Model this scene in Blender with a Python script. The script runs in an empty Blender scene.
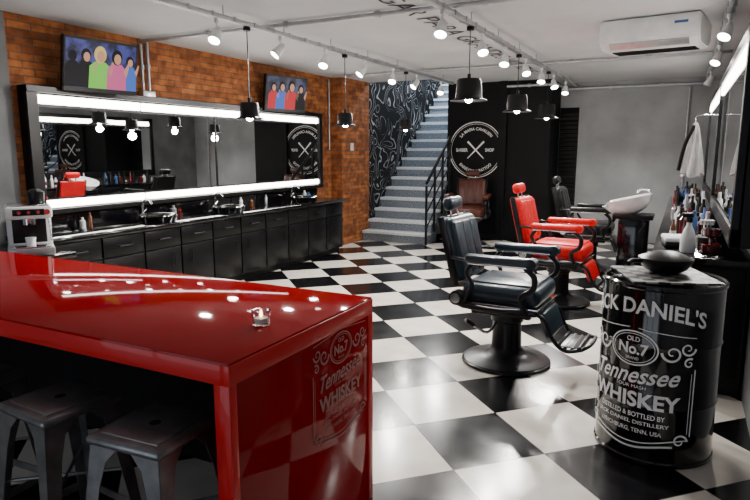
import bpy, bmesh, math, random
from mathutils import Vector, Matrix
random.seed(4)
S=bpy.context.scene
col=S.collection
rad=math.radians

# ---------------------------------------------------------------- materials
def newmat(name):
    m=bpy.data.materials.new(name); m.use_nodes=True
    nt=m.node_tree; b=nt.nodes['Principled BSDF']
    return m,nt,b
def mat(name,c,rough=.5,metal=0,coat=0,var=.12,ns=6,bump=0,emis=0,ecol=None,trans=0,ior=1.45,spec=.5,cr=.04):
    m,nt,b=newmat(name)
    tc=nt.nodes.new('ShaderNodeTexCoord')
    n=nt.nodes.new('ShaderNodeTexNoise'); n.inputs['Scale'].default_value=ns; n.inputs['Detail'].default_value=5
    nt.links.new(tc.outputs['Object'],n.inputs['Vector'])
    r=nt.nodes.new('ShaderNodeValToRGB')
    r.color_ramp.elements[0].position=.3; r.color_ramp.elements[1].position=.7
    r.color_ramp.elements[0].color=(*[max(0,x*(1-var)) for x in c],1)
    r.color_ramp.elements[1].color=(*[min(1,x*(1+var)) for x in c],1)
    nt.links.new(n.outputs['Fac'],r.inputs['Fac']); nt.links.new(r.outputs['Color'],b.inputs['Base Color'])
    b.inputs['Roughness'].default_value=rough; b.inputs['Metallic'].default_value=metal
    b.inputs['Specular IOR Level'].default_value=spec
    b.inputs['Coat Weight'].default_value=coat; b.inputs['Coat Roughness'].default_value=cr
    b.inputs['Transmission Weight'].default_value=trans; b.inputs['IOR'].default_value=ior
    if bump:
        bp=nt.nodes.new('ShaderNodeBump'); bp.inputs['Strength'].default_value=bump; bp.inputs['Distance'].default_value=.01
        nt.links.new(n.outputs['Fac'],bp.inputs['Height']); nt.links.new(bp.outputs['Normal'],b.inputs['Normal'])
    if emis:
        b.inputs['Emission Color'].default_value=(*(ecol or c),1); b.inputs['Emission Strength'].default_value=emis
    return m
BLACK=mat('black_satin',(.004,.004,.005),.35,spec=.35)
BLKG=mat('black_gloss',(.003,.003,.004),.12,coat=.5)
BLKM=mat('black_matte',(.006,.006,.007),.7,spec=.2)
CAB=mat('cabinet_black',(.0025,.0025,.003),.32,var=.3,spec=.3)
WALLB=mat('wall_black',(.0035,.0035,.0045),.6,var=.25,ns=3,spec=.2)
CHROME=mat('chrome',(.75,.76,.78),.12,metal=1)
STEEL=mat('galvanised_steel',(.45,.46,.48),.35,metal=.8,ns=15)
GUN=mat('brushed_gunmetal',(.20,.20,.205),.33,metal=.75,ns=14,var=.3)
WHITE=mat('white_plastic',(.75,.76,.76),.35)
CERAM=mat('white_ceramic',(.85,.86,.87),.1,coat=.5)
NAVY=mat('navy_leather',(.010,.024,.036),.3,bump=.15,ns=40,coat=.1)
REDL=mat('red_leather',(.60,.005,.008),.38,bump=.15,ns=40,coat=.1,spec=.3)
BLKL=mat('black_leather',(.005,.005,.006),.35,bump=.15,ns=40,spec=.4)
BRNL=mat('brown_leather',(.08,.022,.014),.35,bump=.15,ns=40,spec=.4)
IRON=mat('dark_iron',(.008,.008,.010),.3,metal=.3)
TABR=mat('table_red_lacquer',(.27,.001,.003),.5,coat=.42,var=.06,ns=2,spec=.0,cr=.05)
TABE=mat('table_red_edge',(.55,.005,.007),.35,coat=.3,var=.06,ns=2,spec=.3)
CEIL=mat('ceiling_paint',(.60,.61,.63),.85,var=.06,ns=2,bump=.3)
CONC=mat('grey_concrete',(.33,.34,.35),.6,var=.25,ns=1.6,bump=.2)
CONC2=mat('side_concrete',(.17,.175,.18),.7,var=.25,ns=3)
STAIR=mat('stair_riser',(.22,.26,.31),.45,metal=.2,var=.45,ns=40)
TREAD=mat('stair_tread_plate',(.82,.86,.92),.4,metal=.2,var=.15,ns=40)
STRIP=mat('light_strip',(1,1,1),.5,emis=16,ecol=(1,.94,.84))
BULB=mat('bulb_glow',(1,1,1),.5,emis=70,ecol=(1,.94,.86))
MIRR=mat('mirror_glass',(.80,.82,.83),.01,metal=1,var=.01)
TXT=mat('label_white',(.85,.85,.84),.5)
TXTR=mat('label_faded',(.36,.14,.13),.5)
TXTG=mat('lettering_grey',(.02,.02,.022),.7)
GLASS=mat('clear_glass',(.9,.95,.95),.03,trans=1)
DKRED=mat('dark_red_glass',(.10,.005,.008),.1,coat=1)
BLUE=mat('blue_label',(.05,.12,.3),.3)
AMBER=mat('amber_glass',(.12,.04,.01),.1,coat=1)
CLOTH=mat('white_cloth',(.6,.6,.6),.9,var=.2,ns=8)
FLAME=mat('candle_flame',(1,.7,.3),.5,emis=12,ecol=(1,.6,.3))

def brick_mat():
    m,nt,b=newmat('brick_wall')
    g=nt.nodes.new('ShaderNodeNewGeometry'); sp=nt.nodes.new('ShaderNodeSeparateXYZ'); cb=nt.nodes.new('ShaderNodeCombineXYZ')
    nt.links.new(g.outputs['Position'],sp.inputs[0])
    ad=nt.nodes.new('ShaderNodeMath'); ad.operation='ADD'
    nt.links.new(sp.outputs['X'],ad.inputs[0]); nt.links.new(sp.outputs['Y'],ad.inputs[1])
    nt.links.new(ad.outputs[0],cb.inputs[0]); nt.links.new(sp.outputs['Z'],cb.inputs[1])
    br=nt.nodes.new('ShaderNodeTexBrick'); br.inputs['Scale'].default_value=1
    br.inputs['Brick Width'].default_value=.21; br.inputs['Row Height'].default_value=.062
    br.inputs['Mortar Size'].default_value=.006; br.inputs['Mortar Smooth'].default_value=.3
    br.inputs['Color1'].default_value=(.56,.19,.055,1); br.inputs['Color2'].default_value=(.29,.088,.030,1)
    br.inputs['Mortar'].default_value=(.19,.13,.09,1)
    nt.links.new(cb.outputs[0],br.inputs['Vector'])
    n=nt.nodes.new('ShaderNodeTexNoise'); n.inputs['Scale'].default_value=9; n.inputs['Detail'].default_value=6
    nt.links.new(cb.outputs[0],n.inputs['Vector'])
    mx=nt.nodes.new('ShaderNodeMix'); mx.data_type='RGBA'; mx.blend_type='MULTIPLY'; mx.inputs[0].default_value=.85
    rp=nt.nodes.new('ShaderNodeValToRGB'); rp.color_ramp.elements[0].position=.35; rp.color_ramp.elements[1].position=.62
    rp.color_ramp.elements[0].color=(.42,.38,.34,1)
    nt.links.new(n.outputs['Fac'],rp.inputs[0])
    nt.links.new(br.outputs['Color'],mx.inputs[6]); nt.links.new(rp.outputs[0],mx.inputs[7])
    nt.links.new(mx.outputs[2],b.inputs['Base Color'])
    b.inputs['Roughness'].default_value=.8; b.inputs['Specular IOR Level'].default_value=.2
    bp=nt.nodes.new('ShaderNodeBump'); bp.inputs['Distance'].default_value=.008; bp.invert=True
    nt.links.new(br.outputs['Fac'],bp.inputs['Height']); nt.links.new(bp.outputs[0],b.inputs['Normal'])
    return m
BRICK=brick_mat()

def checker_mat(name,origin,cell,ang,cw,cbk,rough,grout=True):
    m,nt,b=newmat(name)
    g=nt.nodes.new('ShaderNodeNewGeometry')
    v1=nt.nodes.new('ShaderNodeVectorMath'); v1.operation='SUBTRACT'; v1.inputs[1].default_value=(*origin,0)
    nt.links.new(g.outputs['Position'],v1.inputs[0])
    vr=nt.nodes.new('ShaderNodeVectorRotate'); vr.rotation_type='Z_AXIS'; vr.inputs['Angle'].default_value=-ang
    nt.links.new(v1.outputs[0],vr.inputs['Vector'])
    v2=nt.nodes.new('ShaderNodeVectorMath'); v2.operation='MULTIPLY_ADD'
    v2.inputs[1].default_value=(1/cell,1/cell,0); v2.inputs[2].default_value=(0,0,.5)
    nt.links.new(vr.outputs[0],v2.inputs[0])
    ch=nt.nodes.new('ShaderNodeTexChecker'); ch.inputs['Scale'].default_value=1
    ch.inputs['Color1'].default_value=(*cw,1); ch.inputs['Color2'].default_value=(*cbk,1)
    nt.links.new(v2.outputs[0],ch.inputs['Vector'])
    n=nt.nodes.new('ShaderNodeTexNoise'); n.inputs['Scale'].default_value=5; n.inputs['Detail'].default_value=8
    nt.links.new(g.outputs['Position'],n.inputs['Vector'])
    rp=nt.nodes.new('ShaderNodeValToRGB'); rp.color_ramp.elements[0].position=.3; rp.color_ramp.elements[1].position=.65
    rp.color_ramp.elements[0].color=(.78,.76,.73,1)
    nt.links.new(n.outputs['Fac'],rp.inputs[0])
    mx=nt.nodes.new('ShaderNodeMix'); mx.data_type='RGBA'; mx.blend_type='MULTIPLY'; mx.inputs[0].default_value=.7
    nt.links.new(ch.outputs['Color'],mx.inputs[6]); nt.links.new(rp.outputs[0],mx.inputs[7])
    out=mx.outputs[2]
    if grout:
        sp=nt.nodes.new('ShaderNodeSeparateXYZ'); nt.links.new(v2.outputs[0],sp.inputs[0])
        ms=[]
        for k in 'XY':
            pp=nt.nodes.new('ShaderNodeMath'); pp.operation='PINGPONG'; pp.inputs[1].default_value=.5
            nt.links.new(sp.outputs[k],pp.inputs[0]); ms.append(pp)
        mn=nt.nodes.new('ShaderNodeMath'); mn.operation='MINIMUM'
        nt.links.new(ms[0].outputs[0],mn.inputs[0]); nt.links.new(ms[1].outputs[0],mn.inputs[1])
        lt=nt.nodes.new('ShaderNodeMath'); lt.operation='LESS_THAN'; lt.inputs[1].default_value=.006
        nt.links.new(mn.outputs[0],lt.inputs[0])
        m2=nt.nodes.new('ShaderNodeMix'); m2.data_type='RGBA'
        m2.inputs[7].default_value=(.05,.048,.045,1)
        nt.links.new(lt.outputs[0],m2.inputs[0]); nt.links.new(out,m2.inputs[6]); out=m2.outputs[2]
    nt.links.new(out,b.inputs['Base Color'])
    mr=nt.nodes.new('ShaderNodeMapRange'); mr.inputs['To Min'].default_value=rough*.7; mr.inputs['To Max'].default_value=rough*1.4
    nt.links.new(n.outputs['Fac'],mr.inputs['Value']); nt.links.new(mr.outputs[0],b.inputs['Roughness'])
    return m
FLOOR=checker_mat('checker_tiles',(-.866,3.229),.5,rad(45),(.70,.66,.59),(.003,.003,.004),.18)
MAT_=checker_mat('checker_mat',(0.01,3.31),.055,rad(20),(.28,.28,.27),(.008,.008,.008),.4,False)

def chalk_mat():
    m,nt,b=newmat('chalk_art_wall')
    g=nt.nodes.new('ShaderNodeNewGeometry')
    n=nt.nodes.new('ShaderNodeTexNoise'); n.inputs['Scale'].default_value=1.3; n.inputs['Detail'].default_value=1.0; n.inputs['Distortion'].default_value=1.6
    nt.links.new(g.outputs['Position'],n.inputs['Vector'])
    pp=nt.nodes.new('ShaderNodeMath'); pp.operation='PINGPONG'; pp.inputs[1].default_value=.04
    nt.links.new(n.outputs['Fac'],pp.inputs[0])
    lt=nt.nodes.new('ShaderNodeMath'); lt.operation='LESS_THAN'; lt.inputs[1].default_value=.006
    nt.links.new(pp.outputs[0],lt.inputs[0])
    n2=nt.nodes.new('ShaderNodeTexNoise'); n2.inputs['Scale'].default_value=1.7; nt.links.new(g.outputs['Position'],n2.inputs['Vector'])
    r2=nt.nodes.new('ShaderNodeValToRGB'); r2.color_ramp.elements[0].position=.36; r2.color_ramp.elements[1].position=.5
    nt.links.new(n2.outputs['Fac'],r2.inputs[0])
    mu=nt.nodes.new('ShaderNodeMath'); mu.operation='MULTIPLY'; nt.links.new(lt.outputs[0],mu.inputs[0]); nt.links.new(r2.outputs[0],mu.inputs[1])
    mx=nt.nodes.new('ShaderNodeMix'); mx.data_type='RGBA'; mx.inputs[6].default_value=(.004,.004,.005,1); mx.inputs[7].default_value=(.34,.34,.36,1)
    nt.links.new(mu.outputs[0],mx.inputs[0]); nt.links.new(mx.outputs[2],b.inputs['Base Color']); b.inputs['Roughness'].default_value=.8; b.inputs['Specular IOR Level'].default_value=.2
    return m
CHALK=chalk_mat()
def glow(name,c,e):
    return mat(name,(.01,.01,.01),.4,var=.1,emis=e,ecol=c,spec=.1)
def screen_mat(name,ca,cb_):
    m,nt,b=newmat(name)
    tc=nt.nodes.new('ShaderNodeTexCoord')
    n=nt.nodes.new('ShaderNodeTexNoise'); n.inputs['Scale'].default_value=7; n.inputs['Detail'].default_value=3
    nt.links.new(tc.outputs['Object'],n.inputs['Vector'])
    r=nt.nodes.new('ShaderNodeValToRGB'); e=r.color_ramp.elements
    e[0].position=.45; e[0].color=(*ca,1); e[1].position=.62; e[1].color=(*cb_,1)
    nt.links.new(n.outputs['Fac'],r.inputs[0])
    b.inputs['Base Color'].default_value=(.004,.004,.004,1); b.inputs['Specular IOR Level'].default_value=.2
    nt.links.new(r.outputs[0],b.inputs['Emission Color']); b.inputs['Emission Strength'].default_value=1; b.inputs['Roughness'].default_value=.3
    return m
SCR1=screen_mat('screen_picture',(.01,.012,.05),(.06,.07,.30)); SCR2=screen_mat('screen_picture_b',(.01,.012,.03),(.05,.06,.14))
G_SK=glow('screen_skin',(.75,.38,.24),.9); G_BL=glow('screen_blond',(.9,.65,.2),.9); G_DK=glow('screen_dark',(.01,.01,.015),.5)
G_GR=glow('screen_green',(.25,.8,.1),.9); G_RD=glow('screen_red',(.75,.04,.05),.9); G_BU=glow('screen_blue',(.08,.2,.7),.9); G_PK=glow('screen_pink',(.8,.15,.35),.9)

# ---------------------------------------------------------------- builder
class B:
    def __init__(s,name): s.name=name; s.bm=bmesh.new(); s.mats=[]
    def mi(s,m):
        if m not in s.mats: s.mats.append(m)
        return s.mats.index(m)
    def add(s,bm,m,M=None,fn=None,recalc=True):
        if M is not None: bm.transform(M)
        if fn:
            for v in bm.verts: v.co=Vector(fn(*v.co))
        if recalc: bmesh.ops.recalc_face_normals(bm,faces=bm.faces)
        i=s.mi(m)
        for f in bm.faces: f.material_index=i
        me=bpy.data.meshes.new('t'); bm.to_mesh(me); bm.free(); s.bm.from_mesh(me); bpy.data.meshes.remove(me)
        return s
    def box(s,c,d,m,bev=0,seg=2,rot=(0,0,0)):
        bm=bmesh.new(); bmesh.ops.create_cube(bm,size=1)
        bmesh.ops.scale(bm,vec=d,verts=bm.verts)
        if bev: bmesh.ops.bevel(bm,geom=bm.edges[:],offset=min(bev,min(d)*.49),segments=seg,affect='EDGES',profile=.5)
        M=Matrix.Translation(c)@(Matrix.Rotation(rad(rot[2]),4,'Z')@Matrix.Rotation(rad(rot[1]),4,'Y')@Matrix.Rotation(rad(rot[0]),4,'X'))
        return s.add(bm,m,M)
    def bx(s,x0,x1,y0,y1,z0,z1,m,bev=0,seg=2):
        return s.box(((x0+x1)/2,(y0+y1)/2,(z0+z1)/2),(x1-x0,y1-y0,z1-z0),m,bev,seg)
    def cyl(s,p0,p1,r0,m,r1=None,seg=20):
        p0=Vector(p0);p1=Vector(p1); d=p1-p0; r1=r0 if r1 is None else r1
        bm=bmesh.new(); bmesh.ops.create_cone(bm,cap_ends=True,segments=seg,radius1=r0,radius2=r1,depth=d.length)
        M=Matrix.Translation((p0+p1)/2)@d.to_track_quat('Z','Y').to_matrix().to_4x4()
        return s.add(bm,m,M)
    def lathe(s,prof,m,c=(0,0,0),seg=40,M=None):
        bm=bmesh.new(); rings=[]
        for r,z in prof:
            if r<1e-5: rings.append([bm.verts.new((0,0,z))])
            else: rings.append([bm.verts.new((r*math.cos(2*math.pi*i/seg),r*math.sin(2*math.pi*i/seg),z)) for i in range(seg)])
        for a,b in zip(rings,rings[1:]):
            for i in range(seg):
                j=(i+1)%seg
                if len(a)==1 and len(b)==1: continue
                if len(a)==1: bm.faces.new((a[0],b[i],b[j]))
                elif len(b)==1: bm.faces.new((a[i],a[j],b[0]))
                else: bm.faces.new((a[i],a[j],b[j],b[i]))
        T=Matrix.Translation(c)
        if M is not None: T=T@M
        return s.add(bm,m,T)
    def tube(s,pts,r,m,seg=10,smooth=0,closed=False):
        P=[Vector(p) for p in pts]
        if smooth:
            Q=[]
            n=len(P)
            for i in range(n-1):
                p0=P[max(i-1,0)];p1=P[i];p2=P[i+1];p3=P[min(i+2,n-1)]
                for k in range(smooth):
                    t=k/smooth
                    Q.append(.5*((2*p1)+(-p0+p2)*t+(2*p0-5*p1+4*p2-p3)*t*t+(-p0+3*p1-3*p2+p3)*t**3))
            Q.append(P[-1]); P=Q
        bm=bmesh.new(); rings=[]; prev=None
        for i,p in enumerate(P):
            t=(P[min(i+1,len(P)-1)]-P[max(i-1,0)]).normalized()
            if prev is None:
                a=Vector((0,0,1)) if abs(t.z)<.9 else Vector((1,0,0))
                n=t.cross(a).normalized()
            else: n=(prev-t*prev.dot(t)).normalized()
            prev=n; b=t.cross(n)
            rr=r(i/(len(P)-1)) if callable(r) else r
            rings.append([bm.verts.new(p+rr*(math.cos(2*math.pi*k/seg)*n+math.sin(2*math.pi*k/seg)*b)) for k in range(seg)])
        for a,b in zip(rings,rings[1:]):
            for k in range(seg): bm.faces.new((a[k],a[(k+1)%seg],b[(k+1)%seg],b[k]))
        bm.faces.new(rings[0]); bm.faces.new(rings[-1])
        return s.add(bm,m)
    def prism(s,poly,fn,h0,h1,m,bev=0):
        bm=bmesh.new(); n=len(poly)
        v0=[bm.verts.new(fn(a,b,h0)) for a,b in poly]; v1=[bm.verts.new(fn(a,b,h1)) for a,b in poly]
        bm.faces.new(v0); bm.faces.new(v1)
        for i in range(n): bm.faces.new((v0[i],v0[(i+1)%n],v1[(i+1)%n],v1[i]))
        if bev: bmesh.ops.bevel(bm,geom=bm.edges[:],offset=bev,segments=2,affect='EDGES')
        return s.add(bm,m)
    def done(s,loc=(0,0,0),rz=0,smooth=True,ang=38):
        me=bpy.data.meshes.new(s.name); s.bm.to_mesh(me); s.bm.free()
        for m in s.mats: me.materials.append(m)
        if smooth:
            me.polygons.foreach_set('use_smooth',[True]*len(me.polygons)); me.set_sharp_from_angle(angle=rad(ang))
        o=bpy.data.objects.new(s.name,me); o.location=loc; o.rotation_euler=(0,0,rad(rz)); col.objects.link(o)
        return o
def text_bm(body,w,h,cx=0,cy=0,bold=0):
    cu=bpy.data.curves.new('t','FONT'); cu.body=body; cu.align_x='CENTER'; cu.resolution_u=4; cu.offset=bold
    o=bpy.data.objects.new('t',cu); col.objects.link(o); bpy.context.view_layer.update()
    me=bpy.data.meshes.new_from_object(o.evaluated_get(bpy.context.evaluated_depsgraph_get()))
    bm=bmesh.new(); bm.from_mesh(me); bpy.data.meshes.remove(me); bpy.data.objects.remove(o); bpy.data.curves.remove(cu)
    xs=[v.co.x for v in bm.verts]; ys=[v.co.y for v in bm.verts]
    x0,x1,y0,y1=min(xs),max(xs),min(ys),max(ys)
    for v in bm.verts: v.co=Vector((cx+(v.co.x-(x0+x1)/2)/(x1-x0)*w,cy+(v.co.y-(y0+y1)/2)/(y1-y0)*h,0))
    return bm
def strip_bm(pts,w,closed=False):
    bm=bmesh.new(); P=[Vector((p[0],p[1])) for p in pts]; n=len(P); L=[]
    for i in range(n):
        a=P[(i-1)%n] if closed or i>0 else P[0]; b=P[(i+1)%n] if closed or i<n-1 else P[-1]
        t=(b-a).normalized(); nn=Vector((-t.y,t.x)); ww=w(i/(n-1)) if callable(w) else w
        L.append((bm.verts.new((*(P[i]+nn*ww/2),0)),bm.verts.new((*(P[i]-nn*ww/2),0))))
    for i in range(n if closed else n-1):
        j=(i+1)%n; bm.faces.new((L[i][0],L[j][0],L[j][1],L[i][1]))
    return bm
def circ(cx,cy,rx,ry=None,n=48,a0=0,a1=360):
    ry=ry or rx
    return [(cx+rx*math.cos(rad(a0+(a1-a0)*i/n)),cy+ry*math.sin(rad(a0+(a1-a0)*i/n))) for i in range(n+(0 if a1-a0==360 else 1))]
def line(a,b,n=24): return [(a[0]+(b[0]-a[0])*i/n,a[1]+(b[1]-a[1])*i/n) for i in range(n+1)]
def spiral(cx,cy,r,turn,dirn,flip):
    return [(cx+flip*r*(1-t/36)*math.cos(dirn+turn*t/30*2*math.pi),cy+r*(1-t/36)*math.sin(dirn+turn*t/30*2*math.pi)) for t in range(31)]

# ---------------------------------------------------------------- room
XL,XR,CH=-4.95,.42,2.6
B('floor').bx(-5.1,.6,-2.2,13.6,-.1,0,FLOOR).done(smooth=False)
c=B('ceiling'); c.bx(-5.1,.6,-2.2,9.1,CH,CH+.12,CEIL); c.bx(-3.65,.6,9.1,10.8,CH,CH+.12,CEIL); c.done(smooth=False)
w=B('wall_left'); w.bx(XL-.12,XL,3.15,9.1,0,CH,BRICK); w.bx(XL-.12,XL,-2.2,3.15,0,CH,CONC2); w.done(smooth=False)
B('wall_pier').bx(XL,XL+.2,8.2,9.1,0,CH,BRICK).done(smooth=False)
w=B('wall_stairwell'); w.bx(-4.95,-4.75,9.1,13.5,0,4.6,CHALK); w.bx(-4.95,-3.5,13.5,13.6,0,4.6,CHALK)
w.bx(-4.95,-3.5,9.0,9.1,2.6+.12,4.6,WALLB); w.bx(-4.95,-3.5,9,13.6,4.6,4.7,WALLB); w.bx(-3.65,-3.55,10.0,13.5,0,4.6,WALLB); w.done(smooth=False)
w=B('wall_back_black'); w.bx(-3.65,-1.93,9.9,10.0,0,CH,WALLB); w.bx(-2.03,-1.93,10.0,10.7,0,CH,WALLB)
w.bx(-2.75,-2.62,9.84,9.9,0,CH,WALLB); w.done(smooth=False)
B('wall_back').bx(-1.93,.6,10.7,10.82,0,CH,CONC).done(smooth=False)
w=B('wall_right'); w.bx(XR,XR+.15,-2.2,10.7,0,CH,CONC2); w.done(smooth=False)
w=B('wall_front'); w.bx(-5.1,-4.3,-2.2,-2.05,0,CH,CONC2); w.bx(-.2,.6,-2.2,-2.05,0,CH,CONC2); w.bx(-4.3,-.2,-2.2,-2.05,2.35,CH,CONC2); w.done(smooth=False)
w=B('added_window_1')  # unseen storefront glazing, added behind the camera to let world light in as ambient
for x in (-4.27,-3.3,-2.25,-1.2,-.23): w.bx(x-.03,x+.03,-2.16,-2.1,0,2.35,BLACK)
w.bx(-4.3,-.2,-2.16,-2.1,0,.08,BLACK); w.bx(-4.3,-.2,-2.16,-2.1,2.29,2.35,BLACK); w.done(smooth=False)
d=B('door_1'); d.bx(-1.92,-1.62,10.66,10.695,0,2.2,BLKM)
for i in range(30): d.box((-1.77,10.645,.06+i*.07),(.28,.015,.05),IRON,.004,1,rot=(25,0,0))
d.done()
B('baseboard_back').bx(-3.65,-2.76,9.875,9.899,0,.09,BLACK).done(smooth=False)

lg=B('wall_logo'); LX,LZ=-3.14,1.5
f=lambda x,y,z:(LX+x,9.893,LZ+y)
lg.add(strip_bm(circ(0,0,.46),.014,True),TXT,fn=f); lg.add(strip_bm(circ(0,0,.43),.006,True),TXT,fn=f)
for a in (45,135):
    lg.add(strip_bm([(-.2*math.cos(rad(a)),-.2*math.sin(rad(a))),(.2*math.cos(rad(a)),.2*math.sin(rad(a)))],lambda t:.012+.02*t),TXT,fn=f)
def arcf(R,top):
    def g(x,y,z):
        a=x/R
        if top: return (LX+(R+y)*math.sin(a),9.893,LZ+(R+y)*math.cos(a))
        return (LX+(R-y)*math.sin(a),9.893,LZ-(R-y)*math.cos(a))
    return g
lg.add(text_bm('LA MAFIA CAVALIERI',.62,.05,bold=.015),TXT,fn=arcf(.35,True)); lg.add(text_bm('BARBEARIA E TATTOO',.6,.05,bold=.015),TXT,fn=arcf(.35,False))
lg.add(text_bm('BARBER',.2,.055,-.24,0,.02),TXT,fn=f); lg.add(text_bm('SHOP',.15,.055,.24,0,.02),TXT,fn=f)
lg.done(smooth=False)
ct=B('ceiling_lettering')
ct.add(text_bm('LUGAR PARA GRANDES HOMENS',5.2,.19,bold=-.003),TXTG,fn=lambda x,y,z:(-2.02+y,6.3+x,CH-.006)); ct.done(smooth=False)

# ---------------------------------------------------------------- stairs
st=B('staircase'); Y0=8.85; run=.225; rise=.17
for i in range(17):
    y=Y0+i*run; xr=-3.60 if y+run<9.9 else -3.66
    zt=(i+1)*rise
    st.bx(-4.74,xr,y,y+run+.02,max(0,zt-.4),zt-.04,STAIR); st.bx(-4.74,xr,y-.03,y+run+.02,zt-.045,zt,TREAD,.004,1)
st.done()
sr=B('stair_railing')
k=rise/run
ys=[8.8,9.15,9.5,9.83]
def rp(y,h): return (-3.575,y,(y-Y0)*k+h)
for i,y in enumerate(ys): sr.cyl((-3.575,y,0 if i==0 else max(0,(y-Y0)*k-.05)),rp(y,.98),.02,BLACK)
for h in (.98,.74,.5,.26): sr.tube([rp(8.8,h+ .04),rp(9.83,h)],.024 if h>.9 else .013,BLACK)
sr.done()

# ---------------------------------------------------------------- left wall mirror
mr=B('wall_mirror')
y0,y1=3.2,7.76
mr.bx(XL+.001,-4.87,y0,y1,.95,2.03,BLACK,.006)
mr.bx(-4.875,-4.855,y0+.1,y1-.08,1.09,1.86,MIRR)
for a,b in ((y0,y0+.1),(y1-.08,y1)): mr.bx(-4.9,-4.83,a,b,.95,2.03,BLACK,.004)
mr.bx(-4.9,-4.82,y0,y1,1.975,2.03,BLACK,.004); mr.bx(-4.9,-4.82,y0,y1,.95,.995,BLACK,.004)
n=4; L=(y1-y0-.18)/n
for i in range(n):
    a=y0+.1+i*L+.012; b=a+L-.024
    mr.bx(-4.88,-4.845,a,b,1.885,1.96,STRIP,.01); mr.bx(-4.88,-4.845,a,b,1.005,1.07,STRIP,.01)
mr.bx(-4.87,-4.848,5.45,5.47,1.09,1.86,BLACK)
mr.done(smooth=False)

# ---------------------------------------------------------------- left cabinets
cb=B('vanity_cabinet')
cb.bx(-4.93,-4.44,3.0,7.65,.08,.76,CAB); cb.bx(-4.93,-4.5,3.0,7.65,0,.08,BLACK); cb.bx(-4.94,-4.38,2.98,7.68,.76,.80,BLKG,.006)
cb.bx(-4.94,-4.88,3.0,7.66,.8,.93,BLKG)
n=10; L=4.6/n
for i in range(n):
    a=3.03+i*L
    cb.bx(-4.44,-4.42,a+.008,a+L-.008,.57,.745,CAB,.006); cb.bx(-4.44,-4.42,a+.008,a+L-.008,.1,.555,CAB,.006)
    cb.tube([(-4.42,a+L*.35,.66),(-4.395,a+L*.35,.66),(-4.395,a+L*.65,.66),(-4.42,a+L*.65,.66)],.005,IRON,8)
    sgn=.12 if i%2 else L-.12
    cb.tube([(-4.42,a+sgn,.38),(-4.395,a+sgn,.38),(-4.395,a+sgn,.5),(-4.42,a+sgn,.5)],.005,IRON,8)
cb.done()
cb=B('coffee_counter')
cb.bx(-4.93,-4.1,1.6,2.93,.0,.70,CAB); cb.bx(-4.94,-4.05,1.56,2.97,.70,.74,BLKG,.006)
for i in range(2): cb.bx(-4.1,-4.085,1.63+i*.63,2.23+i*.63,.1,.68,CAB,.006)
cb.done()
def sink(y):
    b=B('vanity_sink'); b.lathe([(0,.012),(.08,.014),(.14,.03),(.17,.065),(.185,.07),(.19,.062),(.16,.0),(0,0)],BLKG)
    b.cyl((-.2,0,0),(-.2,0,.02),.03,CHROME); b.tube([(-.2,0,.01),(-.2,0,.16),(-.17,0,.21),(-.11,0,.21),(-.07,0,.17)],.011,CHROME,smooth=6)
    b.tube([(-.2,0,.08),(-.2,.05,.11)],.008,CHROME); b.done((-4.61,y,.801))
for y in (4.3,5.35,6.9): sink(y)
cm=B('espresso_machine')
cm.box((0,0,.03),(.34,.3,.06),STEEL,.012); cm.box((-.09,0,.17),(.16,.29,.24),WHITE,.02); cm.box((0,0,.315),(.34,.3,.09),WHITE,.02)
cm.box((.0,0,.364),(.30,.26,.012),CHROME,.004); cm.box((-.008,0,.17),(.004,.22,.18),BLACK,.001)
cm.cyl((.08,0,.275),(.08,0,.225),.04,CHROME); cm.tube([(.08,0,.24),(.21,0,.23)],.014,BLACK); cm.tube([(.14,.12,.28),(.15,.13,.2),(.17,.13,.11)],.006,CHROME,smooth=4)
cm.box((.08,0,.065),(.16,.24,.012),CHROME,.003); cm.cyl((.08,0,.072),(.08,0,.13),.03,CERAM,.036)
cm.box((.171,.0,.32),(.005,.2,.045),BLACK,.001); cm.lathe([(0,0),(.02,0),(.02,.008),(0,.008)],CHROME,(.172,.115,.32),20,Matrix.Rotation(rad(90),4,'Y'))
for y in (-.06,0,.06): cm.cyl((.17,y,.32),(.182,y,.32),.012,CHROME)
cm.lathe([(0,0),(.05,0),(.055,.01),(.06,.08),(.03,.10),(.0,.10)],BLACK,(-.08,.06,.37),24)
cm.done((-4.27,2.76,.742),-32)
bt=B('grooming_products')
for y,h,r,m in ((3.6,.1,.025,WHITE),(3.68,.14,.02,AMBER),(4.7,.12,.03,STEEL),(4.78,.09,.03,DKRED),(5.8,.13,.022,WHITE),(6.0,.1,.03,AMBER),(6.3,.13,.02,STEEL),(7.2,.13,.025,WHITE),(7.3,.1,.03,BLUE)):
    bt.lathe([(0,0),(r,0),(r,h*.7),(r*.5,h*.8),(r*.5,h),(0,h)],m,(-4.8,y,.801),16)
bt.done()

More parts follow.
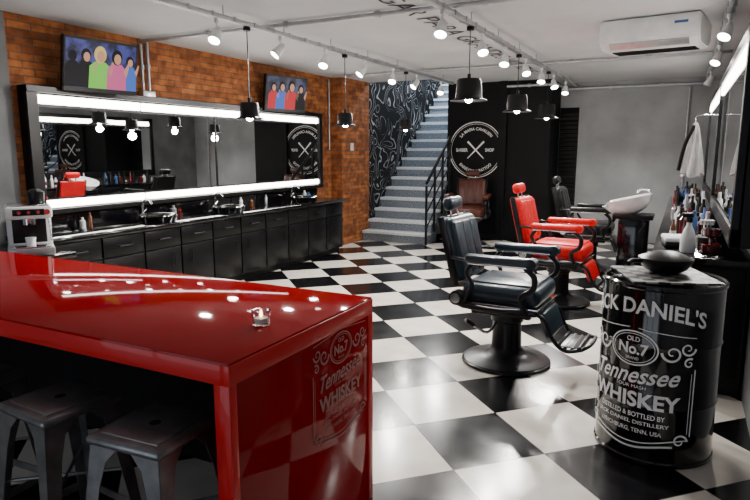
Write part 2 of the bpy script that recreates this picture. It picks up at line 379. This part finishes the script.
# ---------------------------------------------------------------- TVs
def tv(y,z,rz,tilt,scr,figs):
    b=B('wall_television')
    R=Matrix.Rotation(rad(rz),4,'Z')@Matrix.Rotation(rad(tilt),4,'Y')
    def bb(c,d,m,bev=0):
        bm=bmesh.new(); bmesh.ops.create_cube(bm,size=1); bmesh.ops.scale(bm,vec=d,verts=bm.verts)
        if bev: bmesh.ops.bevel(bm,geom=bm.edges[:],offset=bev,segments=2,affect='EDGES')
        b.add(bm,m,R@Matrix.Translation(c))
    bb((0,0,0),(.05,.70,.46),BLACK,.006); bb((.026,0,.008),(.002,.66,.40),scr); bb((-.04,0,0),(.05,.3,.25),BLKM,.01)
    def poly(pts,m,h):
        bm=bmesh.new(); bm.faces.new([bm.verts.new((h,a,c+.008)) for a,c in pts]); b.add(bm,m,R)
    h=.0275
    for (cy,sc,skin,hair,shirt) in figs:
        h+=.0003
        poly([(cy-.085*sc,-.198),(cy-.08*sc,-.02*sc-.06*(1-sc)),(cy-.04*sc,.025*sc),(cy+.04*sc,.025*sc),(cy+.08*sc,-.02*sc-.06*(1-sc)),(cy+.085*sc,-.198)],shirt,h)
        poly(circ(cy,.075*sc,.046*sc,.058*sc,20),hair,h+.0001)
        poly(circ(cy+.006*sc,.062*sc,.030*sc,.040*sc,20),skin,h+.0002)
        poly([(cy+.06*sc,-.03*sc),(cy+.10*sc,.05*sc),(cy+.115*sc,.045*sc),(cy+.085*sc,-.07*sc)],skin,h+.0003)
    b.tube([(-.06,0,0),(-.22,0,0)],.02,BLACK); b.box((-.225,0,0),(.02,.12,.2),BLACK,.003)
    b.done((-4.71,y,z))
tv(3.84,2.235,-8,10,SCR1,[(-.27,.8,G_DK,G_DK,G_DK),(.27,.85,G_SK,G_DK,G_BU),(-.15,1.0,G_SK,G_DK,G_DK),(-.02,1.25,G_SK,G_BL,G_GR),(.14,1.15,G_SK,G_DK,G_PK)])
tv(6.66,2.22,-14,8,SCR2,[(-.22,1.0,G_SK,G_DK,G_RD),(-.08,1.15,G_SK,G_DK,G_BU),(.08,1.3,G_SK,G_DK,G_RD),(.24,1.0,G_SK,G_DK,G_DK)])

# ---------------------------------------------------------------- conduits
def pipe(name,pts,r=.014,m=STEEL):
    b=B(name); b.tube(pts,r,m,12)
    P=[Vector(p) for p in pts]
    for a,c in zip(P,P[1:]):
        n=max(1,int((c-a).length/.9)); t=(c-a).normalized()
        for i in range(1,n+1):
            p=a.lerp(c,i/(n+1)); b.cyl(p-t*.02,p+t*.02,r*1.5,m,seg=12)
    return b.done()
pipe('ceiling_conduit',[(XL+.02,4.5,2.57),(XR-.03,4.5,2.57)],.018)
pipe('ceiling_conduit',[(XL+.22,7.9,2.57),(XR-.03,7.9,2.57)],.018)
pipe('ceiling_conduit',[(-1.9,10.6,2.5),(XR-.04,10.6,2.5)],.025)
pipe('ceiling_conduit',[(-2.6,9.75,2.5),(-1.9,9.75,2.5),(-1.8,10.2,2.5)],.02)
pipe('wall_conduit',[(XL+.03,4.5,2.54),(XL+.03,4.5,2.1)],.016); pipe('wall_conduit',[(XL+.03,4.58,2.57),(XL+.03,4.58,2.1)],.016)
pipe('wall_conduit',[(XL+.03,8.1,2.57),(XL+.03,8.1,1.5)],.012)
pipe('wall_conduit',[(.0,10.66,2.46),(.0,10.66,.3)],.015)
B('junction_box').box((XL+.04,4.54,2.04),(.07,.16,.1),STEEL,.008).done()
sw=B('light_switch'); sw.box((0,0,0),(.012,.09,.12),WHITE,.004); sw.box((.008,0,0),(.008,.03,.05),WHITE,.002); sw.done((-4.743,8.5,1.55))

def trackrail(x,ya,yb):
    b=B('track_rail'); 
    b.bx(x-.022,x+.022,ya,yb,2.49,2.525,STEEL,.003)
    y=ya+.1
    while y<yb: b.cyl((x,y,2.52),(x,y,CH),.006,STEEL,seg=8); y+=.8
    y=ya
    while y<yb: b.bx(x-.03,x+.03,y,y+.02,2.489,2.53,STEEL); y+=.25
    return b.done()
trackrail(-3.25,2.9,9.0); trackrail(-1.62,3.2,10.2); trackrail(.22,4.8,10.0)
def spot(x,y,tx,ty,power=150,light=True):
    b=B('track_spotlight')
    d=Vector((tx-x,ty-y,-2.3)).normalized()
    dv=Vector((d.x,d.y-.45,d.z)).normalized()
    b.cyl((0,0,.07),(0,0,.10),.018,WHITE); b.cyl((0,0,0),(0,0,.07),.008,WHITE)
    M=dv.to_track_quat('Z','Y').to_matrix().to_4x4()
    b.lathe([(0,-.04),(.02,-.04),(.03,-.02),(.045,.07),(.05,.085),(.043,.085),(.04,.07)],WHITE,M=M,seg=24)
    b.lathe([(0,.072),(.041,.072)],BULB,M=M,seg=24)
    b.done((x,y,2.386))
    if light:
        l=bpy.data.lights.new('spot_light','SPOT'); l.energy=power; l.spot_size=rad(118); l.spot_blend=.8; l.shadow_soft_size=.05; l.color=(1,.96,.92)
        o=bpy.data.objects.new('track_spot_lamp',l); o.location=Vector((x,y,2.386))+dv*.11; o.rotation_euler=dv.to_track_quat('-Z','Y').to_euler(); col.objects.link(o)
for i,y in enumerate((3.72,4.54,5.28,6.1,6.86,7.6,8.5)): spot(-3.25,y,-3.25+(-1.2 if i%2 else .3),y-.5,125)
for i,y in enumerate((4.24,5.2,5.96,6.8,7.65,8.4,9.3)): spot(-1.62,y,-1.62+(.8 if i%2 else .1),y-.2,150)
for i,y in enumerate((5.3,6.8,8.9)): spot(.22,y,-.7,y+(1.6 if i==2 else -.2),150 if i==2 else 90)

def pendant(x,y,z,R):
    b=B('pendant_lamp'); h=R*1.15
    b.lathe([(R,0),(R*.98,.006),(R*.72,.02),(R*.66,h*.92),(R*.6,h),(0,h)],BLACK)
    b.lathe([(R*.97,-.001),(R*.7,.012),(R*.64,h*.9),(0,h*.95)],BLACK)
    b.lathe([(0,-.018),(.022,-.010),(.034,.012),(.032,.035),(.016,.07),(0,.08)],BULB,seg=20)
    b.cyl((0,0,.06),(0,0,h),.018,BLACK); b.cyl((0,0,h),(0,0,h+.04),.015,BLACK); b.cyl((0,0,h+.03),(0,0,2.48-z),.004,BLACK,seg=8); b.cyl((0,0,2.455-z),(0,0,2.486-z),.03,BLACK)
    b.done((x,y,z))
    l=bpy.data.lights.new('pendant_light','POINT'); l.energy=16; l.shadow_soft_size=.05; l.color=(1,.93,.84)
    o=bpy.data.objects.new('pendant_bulb_light',l); o.location=(x,y,z-.075); col.objects.link(o)
for y in (4.08,5.68,7.25): pendant(-3.25,y,1.755,.115)
for y in (4.88,6.5,8.05): pendant(-1.62,y,1.90,.152)

# ---------------------------------------------------------------- AC unit
ac=B('air_conditioner')
prof=[(-.33,.24),(-.36,.16),(-.34,.06),(-.26,0),(.2,.02),(.32,.08),(.33,.24)]
ac.prism(prof,lambda a,b_,h:(h,a,b_),-.39,.39,WHITE,.012)
for i in range(7): ac.box((0,-.10+i*.04,.004+i*.002),(.66,.014,.012),BLACK,rot=(20,0,0))
ac.box((0,-.30,.026),(.62,.07,.012),STEEL,.004,rot=(-37,0,0)); ac.box((.25,-.352,.17),(.1,.012,.02),BLUE)
ac.done((-.30,6.0,2.35),-8)

# ---------------------------------------------------------------- red table
tb=B('bar_table')
x0,x1,ya,yb=-3.75,-1.11,1.26,2.15
tb.bx(x0,x1,ya,yb,.875,.90,TABR,.003); tb.bx(x0,x1-.002,ya-.002,ya+.025,.83,.892,TABE,.002); tb.bx(x0,x1-.002,yb-.025,yb+.002,.83,.892,TABE,.002)
tb.bx(x0+.06,x1-.06,ya+.03,yb-.03,.835,.873,BLACK)
tb.bx(x1-.055,x1,ya,yb,0,.873,TABR,.002); tb.bx(x1-.056,x1+.002,ya-.003,ya+.03,0,.831,TABE,.002); tb.bx(x1-.056,x1+.003,yb-.035,yb+.003,0,.831,TABE,.002)
tb.bx(x1-.03,x1+.003,ya-.003,yb+.003,.831,.893,TABE,.002)
tb.bx(x0,x0+.055,ya,yb,0,.875,TABR,.003)
tb.bx(x0+.056,x1-.056,yb-.10,yb-.03,0,.834,BLKM)
def label(b,F,m,arch=.55,big=True):
    if big: b.add(text_bm("JACK DANIEL'S",.62,.10,0,.77,.022),m,fn=lambda x,y,z:F(x,y-arch*x*x,z))
    b.add(strip_bm(circ(0,.575,.11,.082),.007,True),m,fn=F); b.add(strip_bm(circ(0,.575,.097,.070),.003,True),m,fn=F)
    b.add(text_bm('OLD',.06,.024,0,.62,.015),m,fn=F); b.add(text_bm('No.7',.14,.055,0,.572,.03),m,fn=F); b.add(text_bm('BRAND',.06,.014,0,.526),m,fn=F)
    b.add(text_bm('Tennessee',.43,.085,0,.445,.015),m,fn=lambda x,y,z:F(x+(y-.45)*.35,y+x*.06,z))
    b.add(text_bm('SOUR MASH',.14,.016,0,.388),m,fn=F)
    b.add(text_bm('WHISKEY',.44,.078,0,.325,.03),m,fn=F)
    for i,(t,w_) in enumerate((('DISTILLED & BOTTLED BY',.32),('JACK DANIEL DISTILLERY',.36),('LYNCHBURG, TENN. USA',.30))):
        b.add(text_bm(t,w_,.025,0,.25-i*.04,.015),m,fn=F)
    for fl in (1,-1):
        b.add(strip_bm(spiral(.17*fl,.575,.045,1.3,math.pi,fl),lambda t:.012*(1-t*.6)),m,fn=F)
        b.add(strip_bm(spiral(.235*fl,.60,.035,-1.3,0,fl),lambda t:.011*(1-t*.6)),m,fn=F)
        b.add(strip_bm(spiral(.245*fl,.53,.025,1.2,1,fl),lambda t:.010*(1-t*.6)),m,fn=F)
        b.add(strip_bm(line((.275*fl,.50),(.275*fl,.17)),.006),m,fn=F); b.add(strip_bm(line((.26*fl,.48),(.26*fl,.18)),.003),m,fn=F)
        b.add(strip_bm(spiral(.23*fl,.145,.035,1.2,0,fl),lambda t:.011*(1-t*.6)),m,fn=F)
        b.add(strip_bm(line((.02*fl,.675),(.27*fl,.65)),.004),m,fn=F)
    b.add(strip_bm([(x*.27/12,.13-.02*math.cos(x/12*math.pi)) for x in range(-12,13)],.006),m,fn=F)
    b.add(strip_bm([(x*.2/12,.10-.015*math.cos(x/12*math.pi)) for x in range(-12,13)],.010),m,fn=F)
label(tb,lambda x,y,z:(x1+.0035,1.89+x*.72,.42+(y-.1)*.72),TXTR,big=False)
tb.done()
tl=B('tealight_candle'); tl.lathe([(0,0),(.03,0),(.034,.05),(.03,.05),(.027,.006),(0,.006)],GLASS,seg=28); tl.lathe([(0,.008),(.024,.008),(.024,.025),(0,.025)],WHITE,seg=24)
tl.lathe([(0,.026),(.006,.032),(.005,.042),(0,.055)],FLAME,seg=12); tl.done((-1.27,1.62,.901))

def stool(x,y,rz=0):
    b=B('bar_stool'); H=.68
    b.box((0,0,H-.015),(.28,.28,.03),GUN,.028,4)
    b.box((0,0,H+.001),(.215,.215,.006),GUN,.01,3); b.lathe([(.0,.0),(.018,.0)],BLKM,(0,0,H+.005),16)
    for sx,sy in ((1,1),(-1,1),(-1,-1),(1,-1)):
        a=Vector((sx*.128,sy*.128,H-.02)); f_=Vector((sx*.19,sy*.19,0))
        for k,(dx,dy) in enumerate(((-sx,0),(0,-sy))):
            bm=bmesh.new()
            n_=Vector((0,sy,0)) if k==0 else Vector((sx,0,0)); t_=Vector((dx,dy,0))
            vs=[]
            for tt,ww in ((0,.11),(.08,.065),(.2,.05),(.6,.038),(1,.028)):
                p=a.lerp(f_,tt)
                vs.append([bm.verts.new(p),bm.verts.new(p+t_*ww),bm.verts.new(p+t_*ww-n_*.004),bm.verts.new(p-n_*.004)])
            for q,r_ in zip(vs,vs[1:]):
                for i in range(4): bm.faces.new((q[i],q[(i+1)%4],r_[(i+1)%4],r_[i]))
            bm.faces.new(vs[0]); bm.faces.new(vs[-1]); b.add(bm,GUN)
        b.cyl((sx*.186,sy*.186,0),(sx*.184,sy*.184,.02),.018,BLKM,seg=12)
    for t0 in (1,-1):
        zz=.24; q=.128+.062*(1-zz/H)
        b.box((0,t0*(q-.006),zz),(2*q-.03,.006,.03),GUN,.001,1); b.box((t0*(q-.006),0,zz),(.006,2*q-.03,.03),GUN,.001,1)
    b.tube([(-.15,-.15,.4),(.15,.15,.4)],.006,GUN); b.tube([(-.15,.15,.4),(.15,-.15,.4)],.006,GUN)
    b.done((x,y,0),rz)
stool(-1.37,1.22,4); stool(-1.81,1.22,-5); stool(-2.3,1.2,3)

# ---------------------------------------------------------------- barber chairs
def barber_chair(x,y,rz,L,acc=IRON):
    b=B('barber_chair')
    b.lathe([(0,0),(.30,0),(.31,.012),(.30,.03),(.24,.045),(.16,.06),(.12,.09),(.105,.12),(.10,.30),(.115,.31),(.115,.37),(0,.37)],IRON,seg=48)
    b.lathe([(.302,.026),(.312,.02),(.314,.008),(.305,.004)],IRON,seg=48)
    b.box((0,0,.395),(.42,.36,.05),IRON,.01); b.box((.0,0,.435),(.54,.50,.05),IRON,.02); b.box((.0,0,.465),(.56,.52,.012),CHROME,.004)
    b.box((.01,0,.535),(.54,.50,.14),L,.055,5)
    b.box((.02,0,.605),(.44,.42,.02),L,.01,3)
    R=-14
    b.box((-.345,0,.81),(.11,.46,.46),L,.05,5,rot=(0,R,0)); b.box((-.392,0,.81),(.03,.44,.46),L,.014,3,rot=(0,R,0))
    for s in (1,-1): b.box((-.365,s*.236,.80),(.05,.02,.5),IRON,.008,2,rot=(0,R,0))
    for yy in (-.14,.0,.14): b.box((-.296,yy,.82),(.02,.125,.38),L,.01,3,rot=(0,R,0))
    b.cyl((-.27,-.27,.5),(-.27,.27,.5),.03,IRON)
    for yy in (-.06,.06): b.cyl((-.41,yy,1.0),(-.44,yy,1.12),.009,CHROME,seg=10)
    b.box((-.435,0,1.12),(.08,.24,.10),L,.038,5,rot=(0,R,0))
    for s in (1,-1):
        yy=s*.30
        b.box((.02,yy,.785),(.46,.085,.055),L,.025,4); b.cyl((.24,yy-.036,.78),(.24,yy+.036,.78),.036,L)
        b.box((.02,yy,.753),(.42,.06,.014),CHROME,.005)
        b.tube([(.2,yy,.75),(.26,yy,.69),(.25,yy,.61),(.18,yy,.55),(.2,yy,.46)],.02,IRON,smooth=6)
        b.tube([(-.16,yy,.75),(-.2,yy,.68),(-.16,yy,.60),(-.2,yy,.52),(-.22,yy,.46)],.016,IRON,smooth=6)
        b.tube([(.2,yy,.46),(0,yy,.445),(-.24,yy,.46),(-.3,yy*.9,.5)],.022,IRON,smooth=6)
        b.tube([(.2,s*.25,.45),(.2,yy,.46)],.02,IRON); b.tube([(-.2,s*.25,.45),(-.2,yy,.46)],.02,IRON)
        b.cyl((-.27,s*.25,.5),(-.27,s*.32,.5),.05,IRON); b.cyl((-.27,s*.32,.5),(-.27,s*.328,.5),.035,CHROME)
        b.tube([(-.2,yy,.765),(-.33,yy*.84,.77)],.012,IRON)
        b.tube([(.2,s*.19,.43),(.30,s*.19,.40),(.36,s*.19,.28),(.44,s*.17,.20),(.55,s*.16,.22)],.014,IRON,smooth=6)
    b.box((.31,0,.35),(.05,.36,.18),L,.022,3,rot=(0,-22,0))
    for i in range(4):
        b.tube([(.40+i*.045,-.17,.215+(i-1.5)**2*.006),(.40+i*.045,.17,.215+(i-1.5)**2*.006)],.012,IRON)
    b.box((.47,0,.222),(.17,.30,.01),IRON,.004)
    b.tube([(.55,-.16,.22),(.59,-.1,.24),(.59,.1,.24),(.55,.16,.22)],.013,IRON,smooth=4)
    b.tube([(-.05,-.1,.3),(-.05,-.28,.28),(-.12,-.36,.34)],.010,CHROME,smooth=5); b.cyl((-.12,-.36,.34),(-.16,-.40,.38),.016,BLACK)
    return b.done((x,y,0),rz)
barber_chair(-1.04,4.12,-3,NAVY); barber_chair(-1.03,6.05,-4,REDL); barber_chair(-1.0,7.95,0,BLKL); barber_chair(-3.02,9.2,-80,BRNL)

# ---------------------------------------------------------------- drum
R=.275; dr=B('steel_drum')
dr.lathe([(0,.01),(R-.01,.01),(R,0),(R+.006,.006),(R+.006,.02),(R,.028),(R,.28),(R+.005,.295),(R,.31),(R,.575),(R+.005,.59),(R,.605),(R,.855),(R+.006,.862),(R+.007,.876),(R,.882),(R-.008,.876),(R-.012,.86),(0,.86)],BLKG,seg=72)
ph=-math.pi/2-rad(22)
label(dr,lambda x,y,z:((R+.0075)*math.cos(ph+x/R),(R+.0075)*math.sin(ph+x/R),y),TXT)
dr.done((-.045,3.25,0),ang=30)
B('checkered_mat').box((-.045,3.25,.888),(.40,.40,.010),MAT_,.001,1,rot=(0,0,20)).done()
bw=B('shaving_bowl')
bw.lathe([(0,0),(.06,0),(.10,.02),(.125,.055),(.128,.075),(.118,.072),(.10,.085),(.05,.105),(.02,.11),(0,.11)],BLACK)
bw.tube([(-.12,0,.06),(-.17,0,.06),(-.2,-.02,.05)],.012,BLACK,smooth=4)
bw.done((-.045,3.30,.894),30)

# ---------------------------------------------------------------- right counter + mirror
rc=B('styling_counter')
rc.bx(-.10,.40,4.1,9.4,.08,.82,CAB); rc.bx(-.06,.40,4.12,9.4,0,.08,BLACK); rc.bx(-.14,.41,4.06,9.42,.82,.86,BLKG,.006)
n=9; L=5.28/n
for i in range(n):
    a=4.12+i*L
    for z0,z1 in ((.62,.80),(.40,.605),(.1,.385)):
        rc.bx(-.118,-.10,a+.008,a+L-.008,z0,z1,CAB,.005); zc=(z0+z1)/2
        rc.tube([(-.118,a+.2,zc),(-.14,a+.2,zc),(-.14,a+L-.2,zc),(-.118,a+L-.2,zc)],.005,CHROME,8)
rc.bx(-.08,.38,4.085,4.10,.12,.80,CAB,.006)
rc.done()
rm=B('styling_mirror')
rm.bx(.28,.41,3.7,9.3,.98,2.14,BLACK,.006); rm.bx(.265,.285,3.78,9.22,1.1,1.95,MIRR)
n=4; L=5.44/n
for i in range(n):
    a=3.78+i*L+.01; rm.bx(.255,.285,a,a+L-.02,1.99,2.07,STRIP,.008)
for y in (3.7,6.46,9.22): rm.bx(.25,.3,y,y+.08,.98,2.14,BLACK,.004)
rm.bx(.25,.3,3.7,9.3,2.08,2.14,BLACK); rm.bx(.25,.3,3.7,9.3,.98,1.08,BLACK)
rm.done(smooth=False)
gp=B('styling_products')
mm=[WHITE,AMBER,BLUE,STEEL,DKRED,BLACK,WHITE,BLACK,BLACK]
for i in range(66):
    y=4.75+i*.065+random.uniform(-.02,.02); x=random.uniform(-.06,.2); h=random.uniform(.09,.24); r=random.uniform(.018,.034); m=random.choice(mm)
    gp.lathe([(0,0),(r,0),(r,h*.68),(r*.45,h*.78),(r*.45,h),(0,h)],m,(x,y,.861),16)
    if i%3==0: gp.lathe([(r*1.01,h*.2),(r*1.02,h*.2),(r*1.02,h*.5),(r*1.01,h*.5)],random.choice((WHITE,DKRED,BLACK)),(x,y,.861),16)
gp.done()
fl=B('spray_bottle'); fl.lathe([(0,0),(.040,0),(.045,.01),(.045,.09),(.03,.14),(.016,.17),(.016,.19),(0,.19)],WHITE,seg=32)
fl.cyl((0,0,.19),(0,0,.22),.018,BLACK); fl.box((.015,0,.235),(.07,.022,.03),BLACK,.006); fl.tube([(.035,0,.225),(.045,0,.20),(.04,0,.18)],.005,BLACK,smooth=3); fl.done((.06,4.25,.861),200)
cd=B('candle_glass'); cd.lathe([(0,0),(.055,0),(.06,.01),(.062,.05),(.052,.055),(.05,.02),(0,.02)],DKRED,seg=32); cd.lathe([(.03,.02),(.012,.06),(.012,.09),(.05,.11),(.055,.15),(.04,.15)],DKRED,seg=24); cd.done((.19,4.3,.861))
tw=B('folded_towels')
for i in range(2): tw.box((0,0,.018+i*.034),(.16,.24,.03),CLOTH if i%2 else BLKM,.012,3)
tw.done((-.01,4.5,.861),8)
bx=B('shaving_brush_stand'); bx.box((0,0,.035),(.10,.16,.07),BLACK,.004)
for i in range(4): bx.cyl((-.02+.015*i,.0,.07),(-.03+.02*i,.02,.15),.006,BLACK); bx.lathe([(0,0),(.012,0),(.017,.03),(0,.035)],CLOTH,(-.03+.02*i,.02,.145),12)
bx.done((.17,4.55,.861))
cp=B('barber_cape')
bm=bmesh.new(); nu,nv=40,14; g=[]
for j in range(nv+1):
    v=j/nv; row=[]
    for i in range(nu):
        a=2*math.pi*i/nu; rr=(.02+.13*v**.7)*(1+.22*math.sin(a*7+v*2))
        row.append(bm.verts.new((rr*math.cos(a)*.55,rr*math.sin(a),-v*.46-.02*math.sin(a*3)*v)))
    g.append(row)
for j in range(nv):
    for i in range(nu): bm.faces.new((g[j][i],g[j][(i+1)%nu],g[j+1][(i+1)%nu],g[j+1][i]))
cp.add(bm,CLOTH)
cp.tube([(.165,0,.06),(.05,0,.06),(0,0,.05),(0,0,-.01)],.006,CHROME,smooth=4)
for k in range(3): cp.tube([(-.01,.03*(k-1),-.03),(-.075,.05*(k-1)-.02,-.2),(-.11,.06*(k-1)-.03,-.42)],.016,BLKM,smooth=4)
cp.done((.07,6.1,1.74))

# wash basin station
wb=B('shampoo_basin')
wb.box((0,0,.03),(.46,.4,.06),BLACK,.01); wb.box((0.03,0,.42),(.3,.3,.74),BLKG,.03); wb.box((.02,0,.8),(.4,.34,.05),BLACK,.01)
M=Matrix.Rotation(rad(-14),4,'Y')
def elong(prof,m):
    bmm=bmesh.new(); seg=40; rings=[]
    for r,z in prof: rings.append([bmm.verts.new((r*1.1*math.cos(2*math.pi*i/seg),r*.9*math.sin(2*math.pi*i/seg),z-(.035 if z>.1 and math.cos(2*math.pi*i/seg)<-.8 else 0))) for i in range(seg)])
    for a,c in zip(rings,rings[1:]):
        for i in range(seg): bmm.faces.new((a[i],a[(i+1)%seg],c[(i+1)%seg],c[i]))
    bmm.faces.new(rings[0]); bmm.faces.new(rings[-1]); wb.add(bmm,m,Matrix.Translation((-.02,0,.82))@M)
elong([(.09,0),(.15,.03),(.2,.09),(.225,.16),(.235,.165),(.235,.175),(.21,.172),(.18,.1),(.12,.04),(.03,.03)],CERAM)
wb.tube([(.17,.0,.97),(.16,0,1.07),(.08,0,1.09),(.04,0,1.05)],.011,CHROME,smooth=5)
wb.done((-.46,7.0,0))

# ---------------------------------------------------------------- lights
l=bpy.data.lights.new('stairwell_light','POINT'); l.energy=300; l.color=(.8,.9,1); l.shadow_soft_size=.15
o=bpy.data.objects.new('stairwell_light',l); o.location=(-4.2,11.0,3.9); col.objects.link(o)
W=bpy.data.worlds.new('World'); S.world=W; W.use_nodes=True
W.node_tree.nodes['Background'].inputs[0].default_value=(.8,.88,1,1); W.node_tree.nodes['Background'].inputs[1].default_value=1.8

# ---------------------------------------------------------------- camera
cam=bpy.data.cameras.new('camera'); cam.sensor_width=36; cam.lens=28.8; cam.clip_start=.02
co=bpy.data.objects.new('camera',cam); co.location=(0,0,1.5)
co.rotation_euler=(rad(90-9.46),0,rad(27)); col.objects.link(co); S.camera=co
